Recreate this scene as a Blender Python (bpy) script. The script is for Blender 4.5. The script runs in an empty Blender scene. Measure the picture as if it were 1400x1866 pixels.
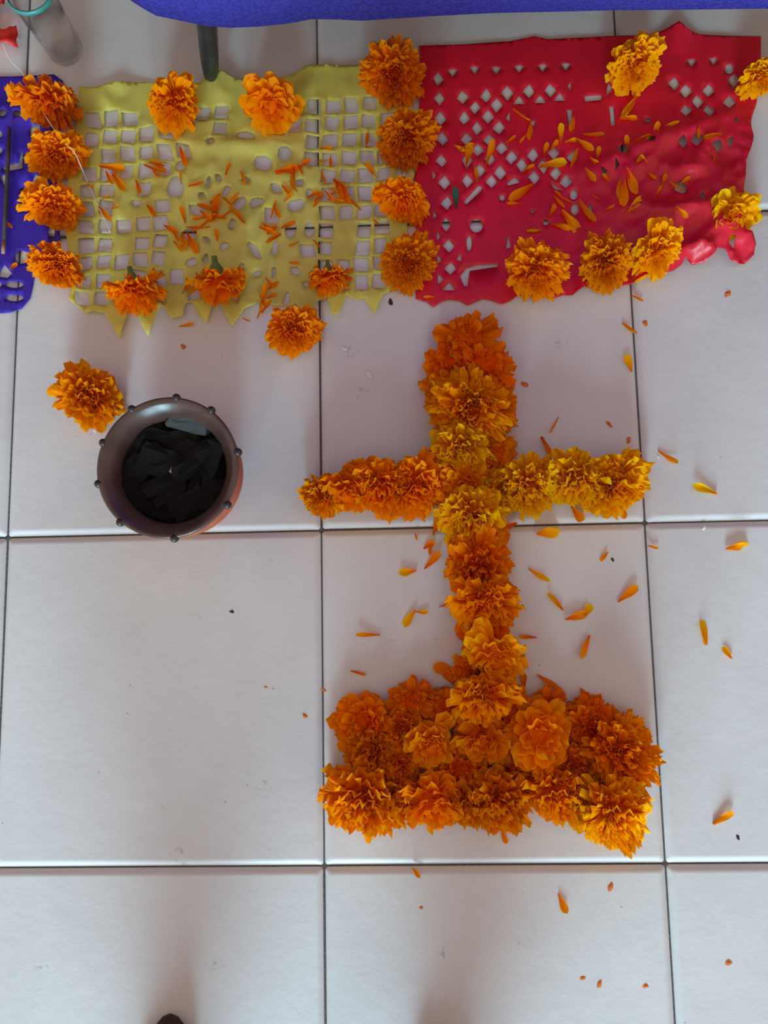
import bpy, bmesh, math, random
import numpy as np
from mathutils import Vector, Matrix, noise
from mathutils.geometry import delaunay_2d_cdt

# ------------------------------------------------------------------ camera
TILE = 0.40                                   # floor tile edge, metres
CAM = (0.2873*TILE, -0.2396*TILE, 2.3716*TILE)
RX, RY, RZ = 0.1215, 0.0401, -0.0186
FPX = 1400.0
Rcam = (Matrix.Rotation(RZ, 3, 'Z') @ Matrix.Rotation(RY, 3, 'Y') @ Matrix.Rotation(RX, 3, 'X'))
scene = bpy.context.scene
C = scene.collection
cd = bpy.data.cameras.new('camera'); cam = bpy.data.objects.new('camera', cd); C.objects.link(cam)
cam.matrix_world = Matrix.Translation(CAM) @ Rcam.to_4x4()
cd.sensor_fit = 'HORIZONTAL'; cd.sensor_width = 36.0; cd.lens = 36.0*FPX/1400.0
cd.clip_start = 0.01
scene.camera = cam

# ------------------------------------------------------------------ light
w = bpy.data.worlds.new('room'); scene.world = w; w.use_nodes = True
w.node_tree.nodes['Background'].inputs[0].default_value = (1.0, 0.75, 0.64, 1)
w.node_tree.nodes['Background'].inputs[1].default_value = 0.66
def area(name, loc, size, power, col, rot):
    l = bpy.data.lights.new(name, 'AREA'); l.shape = 'RECTANGLE'; l.size, l.size_y = size
    l.energy = power; l.color = col
    o = bpy.data.objects.new(name, l); C.objects.link(o); o.location = loc; o.rotation_euler = rot
    return o
# daylight entering through the open doorway behind the photographer
area('doorway_daylight', (-0.35, -4.6, 1.30), (1.9, 2.2), 525, (0.54, 0.86, 1.02), (math.radians(90), 0, 0))
vs = scene.view_settings
vs.view_transform = 'Standard'; vs.look = 'None'; vs.gamma = 1.0; vs.exposure = 0.0
vs.use_curve_mapping = False

# ------------------------------------------------------------------ helpers
def at(px, py, z=0.0):
    d = Rcam @ Vector(((px-700)/FPX, -(py-933)/FPX, -1.0))
    k = (z-CAM[2])/d.z
    return Vector((CAM[0]+k*d.x, CAM[1]+k*d.y, z))
def mpp(px, py, z=0.0):
    return (at(px+1, py, z)-at(px, py, z)).length
def mesh(name, V, F, smooth=True):
    m = bpy.data.meshes.new(name); m.from_pydata([tuple(v) for v in V], [], F); m.update()
    if smooth:
        m.polygons.foreach_set('use_smooth', [True]*len(m.polygons))
    return m
def obj(name, me, mat=None, parent=None):
    o = bpy.data.objects.new(name, me); C.objects.link(o)
    if parent is not None: o.parent = parent
    if mat is not None and me is not None and not me.materials: me.materials.append(mat)
    return o
def empty(name, loc=(0, 0, 0), rot=(0, 0, 0)):
    o = bpy.data.objects.new(name, None); C.objects.link(o); o.location = loc; o.rotation_euler = rot
    o.empty_display_size = 0.02
    return o
def tag(o, label=None, cat=None, group=None, kind=None):
    if label: o['label'] = label
    if cat: o['category'] = cat
    if group: o['group'] = group
    if kind: o['kind'] = kind
    return o
def lathe(prof, n=64, closed=False):
    V, F = [], []
    for r, z in prof:
        for i in range(n):
            a = 2*math.pi*i/n; V.append((r*math.cos(a), r*math.sin(a), z))
    for j in range(len(prof)-1):
        for i in range(n):
            k = (i+1) % n
            F.append((j*n+i, j*n+k, (j+1)*n+k, (j+1)*n+i))
    return V, F
def tube(pts, rad, n=8, cap=True):
    pts = [Vector(p) for p in pts]; V, F = [], []
    rs = rad if isinstance(rad, (list, tuple)) else [rad]*len(pts)
    up = Vector((0.31, 0.22, 0.92))
    for i, p in enumerate(pts):
        t = (pts[min(i+1, len(pts)-1)]-pts[max(i-1, 0)]).normalized()
        a = t.cross(up).normalized(); b = t.cross(a)
        for k in range(n):
            q = 2*math.pi*k/n; V.append(p+(a*math.cos(q)+b*math.sin(q))*rs[i])
    for i in range(len(pts)-1):
        for k in range(n):
            l = (k+1) % n; F.append((i*n+k, i*n+l, (i+1)*n+l, (i+1)*n+k))
    if cap:
        F.append(tuple(range(n))[::-1]); F.append(tuple((len(pts)-1)*n+k for k in range(n)))
    return V, F

# ------------------------------------------------------------------ materials
def newmat(name):
    m = bpy.data.materials.new(name); m.use_nodes = True
    nt = m.node_tree; b = nt.nodes['Principled BSDF']
    return m, nt, b
def N(nt, t, **kw):
    n = nt.nodes.new(t)
    for k, v in kw.items(): setattr(n, k, v)
    return n
def ramp(nt, fac, stops):
    r = N(nt, 'ShaderNodeValToRGB'); e = r.color_ramp.elements
    while len(e) > 1: e.remove(e[-1])
    e[0].position, e[0].color = stops[0][0], (*stops[0][1], 1)
    for p, c in stops[1:]:
        x = e.new(p); x.color = (*c, 1)
    nt.links.new(fac, r.inputs[0]); return r.outputs[0]
def mixc(nt, fac, a, b, mode='MIX'):
    m = N(nt, 'ShaderNodeMix', data_type='RGBA', blend_type=mode)
    for s, v in ((m.inputs[0], fac), (m.inputs[6], a), (m.inputs[7], b)):
        if hasattr(v, 'is_linked') or hasattr(v, 'links'): nt.links.new(v, s)
        elif isinstance(v, (int, float)): s.default_value = v
        else: s.default_value = (*v, 1)
    return m.outputs[2]
def noise_n(nt, vec, scale, detail=4, rough=0.55):
    n = N(nt, 'ShaderNodeTexNoise'); n.inputs['Scale'].default_value = scale
    n.inputs['Detail'].default_value = detail; n.inputs['Roughness'].default_value = rough
    nt.links.new(vec, n.inputs['Vector']); return n.outputs['Fac']
def bump(nt, h, strength, dist, bsdf):
    b = N(nt, 'ShaderNodeBump'); b.inputs['Strength'].default_value = strength; b.inputs['Distance'].default_value = dist
    nt.links.new(h, b.inputs['Height']); nt.links.new(b.outputs[0], bsdf.inputs['Normal'])
def plain(name, col, rough=0.6, var=0.15, scale=60, spec=0.5, bmp=0.2, metal=0.0):
    m, nt, b = newmat(name)
    g = N(nt, 'ShaderNodeTexCoord'); f = noise_n(nt, g.outputs['Object'], scale)
    lo = tuple(max(0, c*(1-var)) for c in col); hi = tuple(min(1, c*(1+var)) for c in col)
    nt.links.new(ramp(nt, f, [(0.3, lo), (0.7, hi)]), b.inputs['Base Color'])
    b.inputs['Roughness'].default_value = rough; b.inputs['Specular IOR Level'].default_value = spec
    b.inputs['Metallic'].default_value = metal
    if bmp: bump(nt, f, bmp, 0.002, b)
    return m

# glazed floor tile
M_tile, nt, b = newmat('tile_glaze')
geo = N(nt, 'ShaderNodeNewGeometry'); oi = N(nt, 'ShaderNodeObjectInfo')
big = noise_n(nt, geo.outputs['Position'], 5.0, 5)
base = ramp(nt, big, [(0.32, (0.60, 0.60, 0.60)), (0.68, (0.67, 0.67, 0.67))])
tint = ramp(nt, oi.outputs['Random'], [(0.0, (0.96, 0.97, 0.97)), (1.0, (1.0, 1.0, 1.0))])
base = mixc(nt, 1.0, base, tint, 'MULTIPLY')
vor = N(nt, 'ShaderNodeTexVoronoi'); vor.inputs['Scale'].default_value = 34.0; nt.links.new(geo.outputs['Position'], vor.inputs['Vector'])
vor.inputs['Randomness'].default_value = 1.0
sp = ramp(nt, vor.outputs['Distance'], [(0.03, (1, 1, 1)), (0.055, (0, 0, 0))])
pick = N(nt, 'ShaderNodeSeparateColor'); nt.links.new(vor.outputs['Color'], pick.inputs[0])
pk = ramp(nt, pick.outputs[0], [(0.62, (0, 0, 0)), (0.72, (0.55, 0.55, 0.55))])
spf = mixc(nt, 1.0, sp, pk, 'MULTIPLY')
base = mixc(nt, spf, base, (0.20, 0.17, 0.15))
sc = noise_n(nt, geo.outputs['Position'], 17.0, 6, 0.7)
scm = ramp(nt, sc, [(0.66, (0, 0, 0)), (0.74, (0.5, 0.5, 0.5))])
base = mixc(nt, scm, base, (0.52, 0.49, 0.46))
STAINS = [(475, 1428, 26, 15), (1020, 628, 30, 14), (85, 1765, 30, 10), (395, 1758, 24, 14), (805, 1735, 16, 16), (330, 1565, 20, 30), (640, 640, 18, 14), (660, 715, 18, 18), (235, 1250, 10, 10)]
def at0(px, py):
    d = Rcam @ Vector(((px-700)/FPX, -(py-933)/FPX, -1.0)); k = -CAM[2]/d.z; return (CAM[0]+k*d.x, CAM[1]+k*d.y, 0)
streak = noise_n(nt, geo.outputs['Position'], 120.0, 3, 0.6)
streakm = ramp(nt, streak, [(0.54, (0, 0, 0)), (0.62, (1, 1, 1))])
for sx, sy, ra, rb_ in STAINS:      # scuffs and dried drips on the glaze
    vm = N(nt, 'ShaderNodeVectorMath', operation='SUBTRACT'); nt.links.new(geo.outputs['Position'], vm.inputs[0]); vm.inputs[1].default_value = at0(sx, sy)
    vs_ = N(nt, 'ShaderNodeVectorMath', operation='MULTIPLY'); nt.links.new(vm.outputs[0], vs_.inputs[0]); vs_.inputs[1].default_value = (1/(ra*.00068), 1/(rb_*.00068), 0)
    vl = N(nt, 'ShaderNodeVectorMath', operation='LENGTH'); nt.links.new(vs_.outputs[0], vl.inputs[0])
    mk = ramp(nt, vl.outputs['Value'], [(0.3, (.45, .45, .45)), (1.0, (0, 0, 0))])
    base = mixc(nt, mixc(nt, 1.0, mk, streakm, 'MULTIPLY'), base, (0.22, 0.19, 0.17))
nt.links.new(base, b.inputs['Base Color'])
b.inputs['Roughness'].default_value = 0.42; b.inputs['Specular IOR Level'].default_value = 0.35
fine = noise_n(nt, geo.outputs['Position'], 38.0, 6, 0.6)
bump(nt, fine, 0.25, 0.0022, b)
M_grout = plain('dark_grout', (0.10, 0.095, 0.09), 0.9, 0.35, 220, 0.1, 0.4)

def petal_mat(name, c0, c1, trans=0.22):
    m, nt, b = newmat(name)
    g = N(nt, 'ShaderNodeTexCoord'); oi = N(nt, 'ShaderNodeObjectInfo')
    at_ = N(nt, 'ShaderNodeAttribute'); at_.attribute_name = 'shade'
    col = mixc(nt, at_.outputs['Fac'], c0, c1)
    col = mixc(nt, 1.0, col, oi.outputs['Color'], 'MULTIPLY')
    nt.links.new(col, b.inputs['Base Color']); b.inputs['Roughness'].default_value = 0.55
    b.inputs['Specular IOR Level'].default_value = 0.05
    t = N(nt, 'ShaderNodeBsdfTranslucent'); nt.links.new(col, t.inputs[0])
    mx = N(nt, 'ShaderNodeMixShader'); mx.inputs[0].default_value = trans
    out = nt.nodes['Material Output']
    nt.links.new(b.outputs[0], mx.inputs[1]); nt.links.new(t.outputs[0], mx.inputs[2]); nt.links.new(mx.outputs[0], out.inputs[0])
    return m
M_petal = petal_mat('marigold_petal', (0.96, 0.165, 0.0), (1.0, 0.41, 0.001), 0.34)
M_calyx = plain('marigold_green', (0.14, 0.19, 0.04), 0.6, 0.3, 200, 0.3)

def film(name, col, rough, trans, spec, var=0.08):
    m, nt, b = newmat(name)
    geo = N(nt, 'ShaderNodeNewGeometry'); f = noise_n(nt, geo.outputs['Position'], 30)
    c = ramp(nt, f, [(0.3, tuple(x*(1-var) for x in col)), (0.7, tuple(min(1, x*(1+var)) for x in col))])
    nt.links.new(c, b.inputs['Base Color']); b.inputs['Roughness'].default_value = rough
    b.inputs['Specular IOR Level'].default_value = spec
    t = N(nt, 'ShaderNodeBsdfTranslucent'); nt.links.new(c, t.inputs[0])
    mx = N(nt, 'ShaderNodeMixShader'); mx.inputs[0].default_value = trans
    out = nt.nodes['Material Output']
    nt.links.new(b.outputs[0], mx.inputs[1]); nt.links.new(t.outputs[0], mx.inputs[2]); nt.links.new(mx.outputs[0], out.inputs[0])
    return m
M_yellow = film('yellow_film', (0.88, 0.85, 0.22), 0.38, 0.45, 0.4)
M_red = film('crimson_film', (0.74, 0.008, 0.036), 0.42, 0.15, 0.55)
M_violet = film('violet_film', (0.045, 0.018, 0.40), 0.36, 0.12, 0.45)

# ------------------------------------------------------------------ floor
def box(x0, x1, y0, y1, z0, z1):
    V = [(x, y, z) for z in (z0, z1) for y in (y0, y1) for x in (x0, x1)]
    F = [(0, 2, 3, 1), (4, 5, 7, 6), (0, 1, 5, 4), (2, 6, 7, 3), (0, 4, 6, 2), (1, 3, 7, 5)]
    return V, F
floor = obj('floor', mesh('floor', *box(-6*TILE, 6*TILE, -9*TILE, 5*TILE, -0.06, -0.0045), smooth=False), M_grout)
tag(floor, 'pale grey square ceramic tile floor with dark grout lines', 'floor', kind='structure')
M_wall = plain('blocker_wall_dark', (0.09, 0.065, 0.055), 0.85, 0.08, 9, 0.2, .1)
wb = obj('blocker_wall', mesh('blocker_wall', *box(-6*TILE, 6*TILE, 1.42, 1.54, -0.003, 2.5), smooth=False), M_wall)  # unseen wall, added to block ambient light from behind the altar
tag(wb, 'unseen dark wall added behind the altar table to block ambient light', 'wall', kind='structure')
def tile_mesh():
    g = 0.0011; h = TILE/2-g; V = []; F = []
    rings = [(0, -0.010), (0, -0.0042), (0.0010, -0.0033), (0.0040, -0.0012), (0.0060, -0.0004), (0.0080, 0.0), (0.0092, 0.0), (0.0110, 0.0)]
    n = 10
    def ring(ins, z):
        a = h-ins; r = 0.004; pts = []
        for cx, cy, s in ((1, 1, 0), (-1, 1, 1), (-1, -1, 2), (1, -1, 3)):
            for k in range(n):
                q = math.pi/2*(s+k/(n-1)); pts.append((cx*(a-r)+r*math.cos(q), cy*(a-r)+r*math.sin(q), z))
        return pts
    for i, z in rings: V += ring(i, z)
    m = 4*n
    for j in range(len(rings)-1):
        for i in range(m):
            k = (i+1) % m; F.append((j*m+i, j*m+k, (j+1)*m+k, (j+1)*m+i))
    F.append(tuple((len(rings)-1)*m+i for i in range(m)))
    return mesh('tile', V, F)
TM = tile_mesh(); TM.materials.append(M_tile)
rng = random.Random(4)
for ix in range(-6, 6):
    for iy in range(-9, 5):
        t = obj('tile', TM, None, floor)
        t.location = ((ix+0.5)*TILE+rng.uniform(-.0004, .0004), (iy+0.5)*TILE+rng.uniform(-.0004, .0004), rng.uniform(-.0004, 0.0))
        t.rotation_euler = (rng.uniform(-.0008, .0008), rng.uniform(-.0008, .0008), rng.choice([0, 1, 2, 3])*math.pi/2)

# ------------------------------------------------------------------ petals
def petal_geo(L, W, rng, nu=6, nv=5, curl=0.3, cup=0.25, ruff=0.12, tw=0.0, tipw=0.85, narrow=0.16):
    """petal along +X, face up +Z, rounded and ruffled at the broad end; returns verts, faces, shade per vertex"""
    V, F, S = [], [], []
    ph = rng.uniform(0, 6.28)
    for i in range(nu):
        u = (i/(nu-1))**0.85
        wd = W*(narrow+(1-narrow)*math.sin(min(1.0, u*1.25)*math.pi/2)**1.4)
        if u > 0.80: wd *= tipw+(1-tipw)*(1-u)/.2
        for j in range(nv):
            v = j/(nv-1)*2-1
            x = L*(u-0.13*u**3*abs(v)**2.2+ruff*0.16*u**4*math.sin(v*5.0+ph))
            y = wd*0.5*v
            z = cup*W*(v*v)*(0.35+0.65*(1-u))+curl*L*u*u*0.6+ruff*W*u**2.5*math.sin(v*4.6+ph)
            a = tw*u; y, z = y*math.cos(a)-z*math.sin(a), y*math.sin(a)+z*math.cos(a)
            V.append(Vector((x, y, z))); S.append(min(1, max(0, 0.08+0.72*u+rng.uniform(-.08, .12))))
    for i in range(nu-1):
        for j in range(nv-1):
            F.append((i*nv+j, (i+1)*nv+j, (i+1)*nv+j+1, i*nv+j+1))
    return V, F, S
def add_shade(me, S):
    a = me.attributes.new('shade', 'FLOAT', 'POINT'); a.data.foreach_set('value', S)
def head_mesh(seed, n, t0, t1, wide=0.36, flat=0.82, lmin=0.72, ruff=0.18, dome=80, low=-12, core=True):
    """unit flower head, radius 1, petals numbered t0..t1 from the skirt (0) to the centre (1)"""
    r = random.Random(seed); V, F, S = [], [], []
    for i in range(n):
        t = t0+(t1-t0)*(i+0.5)/n
        az = i*2.39996+r.uniform(-.25, .25)
        e = math.radians(low+(dome-low)*t**1.05+r.uniform(-9, 9))
        lump = 1+0.12*math.sin(2*az+seed)+0.08*math.sin(3*az+2.3*seed)
        Lx = r.uniform(lmin, 1.04)*(1.0-0.05*t)*lump
        L = Lx*math.hypot(math.cos(e), math.sin(e)*flat)
        Wd = wide*r.uniform(0.75, 1.2)*(1-0.30*t)
        pv, pf, ps = petal_geo(L, Wd, r, curl=r.uniform(-.30, .10)*(1-t)+r.uniform(-.15, .25)*t, cup=r.uniform(.05, .35), ruff=ruff, tw=r.uniform(-.3, .3), tipw=.97)
        rot = Matrix.Rotation(az, 3, 'Z') @ Matrix.Rotation(-e, 3, 'Y') @ Matrix.Rotation(r.uniform(-.35, .35), 3, 'X')
        b0 = Vector((0.05*math.cos(az), 0.05*math.sin(az), 0.22))
        o = len(V); V += [rot @ p+b0 for p in pv]; F += [tuple(k+o for k in f) for f in pf]
        dk = r.uniform(-.22, .18); S += [min(1, max(0, s+dk)) for s in ps]
    if core:
        o = len(V); cv, cf = lathe([(0.001, 0.12), (.34, .14), (.46, .30), (.40, .48), (.24, .60), (.001, .66)], 14)
        V += [Vector(p) for p in cv]; F += [tuple(k+o for k in f) for f in cf]; S += [0.05]*len(cv)
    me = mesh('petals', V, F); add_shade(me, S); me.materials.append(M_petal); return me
def ring_pair(seed, n_out, n_in, **kw):
    return (head_mesh(seed, n_out, 0.0, 0.42, core=True, **kw), head_mesh(seed+100, n_in, 0.36, 1.0, core=False, **kw))
HEADS = {
    'full': [ring_pair(s, 64, 92, wide=.37, ruff=.32, flat=.9) for s in (1, 2, 3, 4)],
    'fine': [ring_pair(s, 90, 150, wide=0.26, lmin=0.80, ruff=0.34, flat=.9) for s in (11, 12)],
    'open': [ring_pair(s, 30, 40, wide=0.50, flat=0.66, lmin=0.70, dome=72, low=-6, ruff=.22) for s in (21, 22, 23)],
    'loose': [ring_pair(s, 36, 30, wide=0.40, flat=0.6, lmin=0.5, ruff=0.35, low=-10) for s in (31, 32)],
}
cv, cf = lathe([(0.001, -.36), (.085, -.36), (.09, -.20), (.17, -.10), (.24, .06), (.25, .24), (.14, .30)], 12)
CALYX = mesh('calyx', cv, cf); CALYX.materials.append(M_calyx)

TINT = {'o': (1, 1, 1, 1), 'r': (0.93, 0.70, 1, 1), 'y': (1.0, 1.42, 1, 1), 'd': (0.95, 0.85, 1, 1), 'h': (0.95, 0.9, 6, 1)}  # 'h' paints the haze of clear plastic into the petals
frng = random.Random(77)
NF = [0]; GB = 'marigold heads set around the banners'; GC = 'marigold heads forming the floor cross'
def marigold(px, py, rp, label, kind='full', tint='o', tilt=0, az=-90, z=0.0, sq=1.0, group=None):
    """head seen at pixel, radius rp pixels; tilt: lean of the flower face towards image direction az (deg, ccw from right)"""
    i = NF[0]; NF[0] += 1
    if math.sin(math.radians(az)) < -.5 and tilt < 55: tilt += 12
    if group == GB: sq *= .9
    p = at(px, py, z+0.018); s = rp*mpp(px, py, z+0.02)*(1.13 if group == GC else 1.0)
    e = empty('marigold')
    a = math.radians(az); t = math.radians(tilt)
    ax = Vector((-math.sin(a), math.cos(a), 0))
    rot = Matrix.Rotation(t, 4, ax) @ Matrix.Rotation(frng.uniform(0, 6.28), 4, 'Z')
    up = Vector((0, 0, 1))
    # keep the head's centre above the pixel and its lowest petals on the ground
    cen = (rot @ Vector((0, 0, 0.30)))*s
    lowest = z+max(0.0, math.sin(t)*0.80*s-0.30*s*math.cos(t)+0.0)+0.004
    e.matrix_world = Matrix.Translation((p.x-cen.x, p.y-cen.y, lowest)) @ rot @ Matrix.Diagonal((s*frng.uniform(.95, 1.06), s*frng.uniform(.95, 1.06), s*sq, 1))
    H = HEADS[kind][i % len(HEADS[kind])]
    c = [x*frng.uniform(.94, 1.06) for x in TINT[tint][:3]]
    for nm, me in (('outer_petals', H[0]), ('inner_petals', H[1])):
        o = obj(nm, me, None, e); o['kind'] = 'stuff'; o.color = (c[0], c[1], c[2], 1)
    k = obj('calyx', CALYX, None, e); k['label'] = 'green calyx with stem stub'
    tag(e, label, 'flower', group)
    return e
PM = []
prng = random.Random(5)
for k in range(10):
    v, f, s_ = petal_geo(1.0, prng.uniform(.26, .42), prng, nu=6, nv=4, curl=prng.uniform(.05, .35), cup=prng.uniform(.2, .7), ruff=.12, tw=prng.uniform(-.9, .9), tipw=.8, narrow=.14)
    zmin = min(p.z for p in v); v = [Vector((p.x-0.5, p.y, p.z-zmin)) for p in v]
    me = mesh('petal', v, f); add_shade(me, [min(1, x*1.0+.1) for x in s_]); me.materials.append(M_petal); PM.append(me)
def loose(x0, y0, x1, y1, label, tint='o', z=0.0, group=None, wide=1.0, mi=None):
    """a fallen petal whose narrow end is at pixel 0 and broad end at pixel 1, lying at height z"""
    a, c = at(x0, y0, z), at(x1, y1, z); d = c-a; L = d.length*1.05
    me = PM[prng.randrange(len(PM)) if mi is None else mi]
    o = obj('marigold_petal', me, None)
    o.location = ((a.x+c.x)/2, (a.y+c.y)/2, z+0.0006)
    o.rotation_euler = (prng.uniform(-.25, .25), prng.uniform(-.08, .04), math.atan2(d.y, d.x))
    o.scale = (L, L*wide, L*0.8)
    q = TINT[tint]; o.color = (q[0]*prng.uniform(.93, 1.05), q[1]*prng.uniform(.85, 1.15), q[2], 1)
    tag(o, label, 'petal', group)
    return o
# ------------------------------------------------------------------ cut paper banners
def pip(pts, poly):
    x, y = pts[:, 0], pts[:, 1]; ins = np.zeros(len(pts), bool); n = len(poly)
    for i in range(n):
        x1, y1 = poly[i]; x2, y2 = poly[(i+1) % n]
        if y1 == y2: continue
        c = ((y1 > y) != (y2 > y)) & (x < (x2-x1)*(y-y1)/(y2-y1)+x1); ins ^= c
    return ins
def dens(poly, step=9.0):
    out = []
    for i in range(len(poly)):
        a, b = poly[i], poly[(i+1) % len(poly)]; d = math.hypot(b[0]-a[0], b[1]-a[1]); n = max(1, int(d/step))
        for k in range(n): out.append((a[0]+(b[0]-a[0])*k/n, a[1]+(b[1]-a[1])*k/n))
    return out
def sheet(name, outline, holes, hfun, mat, step=7.0, thick=0.00022):
    """a cut-out banner: outline and cut holes in photo pixels on the floor plane, lifted by hfun(px, py)"""
    r = random.Random(len(outline)*7+len(holes)); loops = [dens(outline)]+[dens(h, 8) for h in holes]
    P, E = [], []
    for lp in loops:
        o = len(P); P += lp; E += [(o+k, o+(k+1) % len(lp)) for k in range(len(lp))]
    xs = [p[0] for p in outline]; ys = [p[1] for p in outline]
    g = [(x+r.uniform(-2, 2), y+r.uniform(-2, 2)) for x in np.arange(min(xs), max(xs), step) for y in np.arange(min(ys), max(ys), step)]
    ga = np.array(g); keep = pip(ga, outline)
    for h in holes:
        hx = [p[0] for p in h]; hy = [p[1] for p in h]
        m = (ga[:, 0] > min(hx)-2) & (ga[:, 0] < max(hx)+2) & (ga[:, 1] > min(hy)-2) & (ga[:, 1] < max(hy)+2); keep &= ~m
    P += [tuple(q) for q in ga[keep]]
    v, e, f, *_ = delaunay_2d_cdt([Vector(p) for p in P], E, [], 0, 1e-4)
    va = np.array([(p.x, p.y) for p in v]); fa = np.array([tuple(q) for q in f]); cen = va[fa].mean(1)
    ins = pip(cen, outline)
    for h in holes:
        hx = [p[0] for p in h]; hy = [p[1] for p in h]
        m = np.where((cen[:, 0] > min(hx)) & (cen[:, 0] < max(hx)) & (cen[:, 1] > min(hy)) & (cen[:, 1] < max(hy)))[0]
        if len(m): ins[m[pip(cen[m], h)]] = False
    fa = fa[ins]
    used = np.unique(fa); idx = -np.ones(len(va), int); idx[used] = np.arange(len(used))
    V = []
    for q in used:
        x, y = va[q]; p = at(x, y, 0); V.append((p.x, p.y, hfun(x, y)))
    me = mesh(name, V, [tuple(int(idx[k]) for k in reversed(t)) for t in fa])
    o = obj(name, me, mat); md = o.modifiers.new('thickness', 'SOLIDIFY'); md.thickness = thick; md.offset = 1
    return o
def circ(x, y, rx, ry=None, n=14, rot=0):
    ry = ry or rx; c, s = math.cos(math.radians(rot)), math.sin(math.radians(rot)); out = []
    for k in range(n):
        a = 2*math.pi*k/n; u, v = rx*math.cos(a), ry*math.sin(a); out.append((x+u*c-v*s, y+u*s+v*c))
    return out
def dia(x, y, a=12, b=14): return [(x, y-b), (x+a, y), (x, y+b), (x-a, y)]
def clean(outline, holes, gap=3.0):
    """drop cuts that leave the sheet or touch another cut"""
    out, boxes = [], []
    for h in holes:
        a = np.array(h); bb = (a[:, 0].min()-gap, a[:, 1].min()-gap, a[:, 0].max()+gap, a[:, 1].max()+gap)
        if not pip(a, outline).all(): continue
        d = np.array(dens(h, 4)); ok = True
        for k, q in zip(out, boxes):
            if bb[0] < q[2] and bb[2] > q[0] and bb[1] < q[3] and bb[3] > q[1]:
                e = np.array(dens(k, 4))
                if np.sqrt(((d[:, None]-e[None])**2).sum(2)).min() < gap or pip(a[:1], k).any(): ok = False; break
        if ok: out.append(h); boxes.append(bb)
    return out
def fbm(x, y, s, seed):
    return noise.noise(Vector((x/s+seed*7.1, y/s-seed*3.3, seed*1.7)))
def ridge(x, y, s, seed):
    return (1-abs(fbm(x, y, s, seed)))**3

# --- yellow
Y_OUT = [(148, 160), (172, 164), (215, 155), (268, 153), (300, 157), (330, 156), (366, 155), (388, 141), (412, 140), (432, 150), (470, 149), (520, 146), (540, 138), (562, 122), (600, 120), (655, 123),
         (690, 132), (728, 160), (752, 200), (768, 203), (752, 228), (748, 300), (756, 322), (744, 345), (742, 420), (737, 470), (720, 528), (698, 540),
         (683, 577), (664, 545), (650, 548), (632, 540), (619, 577), (606, 577), (598, 545), (575, 552), (566, 574), (552, 566), (540, 556), (520, 560), (500, 558), (478, 552), (462, 560),
         (446, 566), (424, 597), (404, 560), (390, 556), (378, 593), (362, 572), (352, 553), (340, 556), (336, 580), (315, 584), (303, 563), (292, 560), (272, 615), (258, 590), (247, 565), (236, 568), (221, 620), (203, 588), (194, 575),
         (172, 570), (160, 574), (128, 548), (138, 500), (122, 430), (118, 400), (128, 330), (136, 270), (140, 210)]
MOTIF = [((440, 470), (90, 84)), ((400, 325), (62, 40)), ((470, 345), (70, 34)), ((490, 500), (70, 60)), ((560, 350), (34, 30)), ((425, 268), (58, 22)), ((620, 465), (20, 20)), ((350, 300), (22, 20)), ((245, 365), (18, 16))]
hr = random.Random(3); Yh = []
for (x, y, rx, ry, ro) in [(322, 345, 17, 19, 0), (382, 335, 5, 12, 10), (437, 375, 9, 18, 30), (360, 385, 16, 10, 15), (470, 372, 16, 8, -15), (465, 458, 7, 20, -40), (502, 455, 6, 15, 5), (347, 430, 16, 10, 0), (400, 330, 6, 10, -30),
                           (480, 300, 18, 13, 0), (520, 282, 14, 12, 0), (448, 250, 18, 8, 10), (540, 375, 16, 11, -10), (505, 345, 12, 8, 20), (425, 412, 6, 11, 20), (530, 420, 10, 15, 10), (385, 262, 8, 6, 0), (523, 545, 6, 12, 10), (565, 420, 10, 14, 0), (370, 360, 7, 5, 20), (415, 350, 10, 6, -25), (448, 330, 8, 5, 10), (380, 440, 8, 5, 30), (410, 450, 6, 10, 60), (440, 490, 5, 11, 20), (470, 500, 9, 5, -30), (500, 500, 5, 10, 0), (540, 495, 9, 7, 15), (350, 480, 11, 8, 0), (378, 475, 6, 9, 20), (545, 335, 10, 7, 0), (565, 355, 7, 9, 0), (330, 305, 8, 10, 0), (430, 545, 5, 9, 0), (560, 520, 8, 6, 0), (250, 372, 9, 6, 0)]:
    Yh.append([(a+hr.uniform(-2, 2), b+hr.uniform(-2, 2)) for a, b in circ(x, y, rx, ry, 9, ro)])
for i in range(18):
    for j in range(11):
        x = 170+i*33.6+j*(-1.6)+hr.uniform(-1.5, 1.5); y = 222+j*32.5-i*2.0+hr.uniform(-2, 2)
        if j == 0 and hr.random() < 0.25: continue
        if any(((x-c[0])/r[0])**2+((y-c[1])/r[1])**2 < 1.05 for c, r in MOTIF): continue
        a, b = 13.2+hr.uniform(-1.8, .9), 12.8+hr.uniform(-1.8, .9); k = hr.uniform(-2.4, 2.4); l = hr.uniform(-2, 2)
        Yh.append([(x-a+k, y-b+l), (x+a+k, y-b-l), (x+a-k, y+b-l), (x-a-k, y+b+l)])
Y_HOLES = clean(Y_OUT, Yh)
def h_yellow(x, y):
    top = max(0, 1-(y-130)/70.0)
    bot = max(0, (y-520)/60.0)
    h = 0.0022+0.0060*max(0, fbm(x, y, 70, 1))+0.0050*max(0, fbm(x, y, 24, 2))
    h += 0.0075*math.exp(-((y-268-0.02*(x-420))/13.0)**2)*math.exp(-((x-430)/85.0)**2)       # the rolled fold above the motif
    h += 0.006*top*max(0, math.sin((x-150)/38.0))**2+0.010*top*math.exp(-((x-400)/22.0)**2)
    h += 0.006*bot*max(0, math.sin(x/23.0))**2
    return h
y_sheet = sheet('cut_paper_banner', Y_OUT, Y_HOLES, h_yellow, M_yellow)
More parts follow.
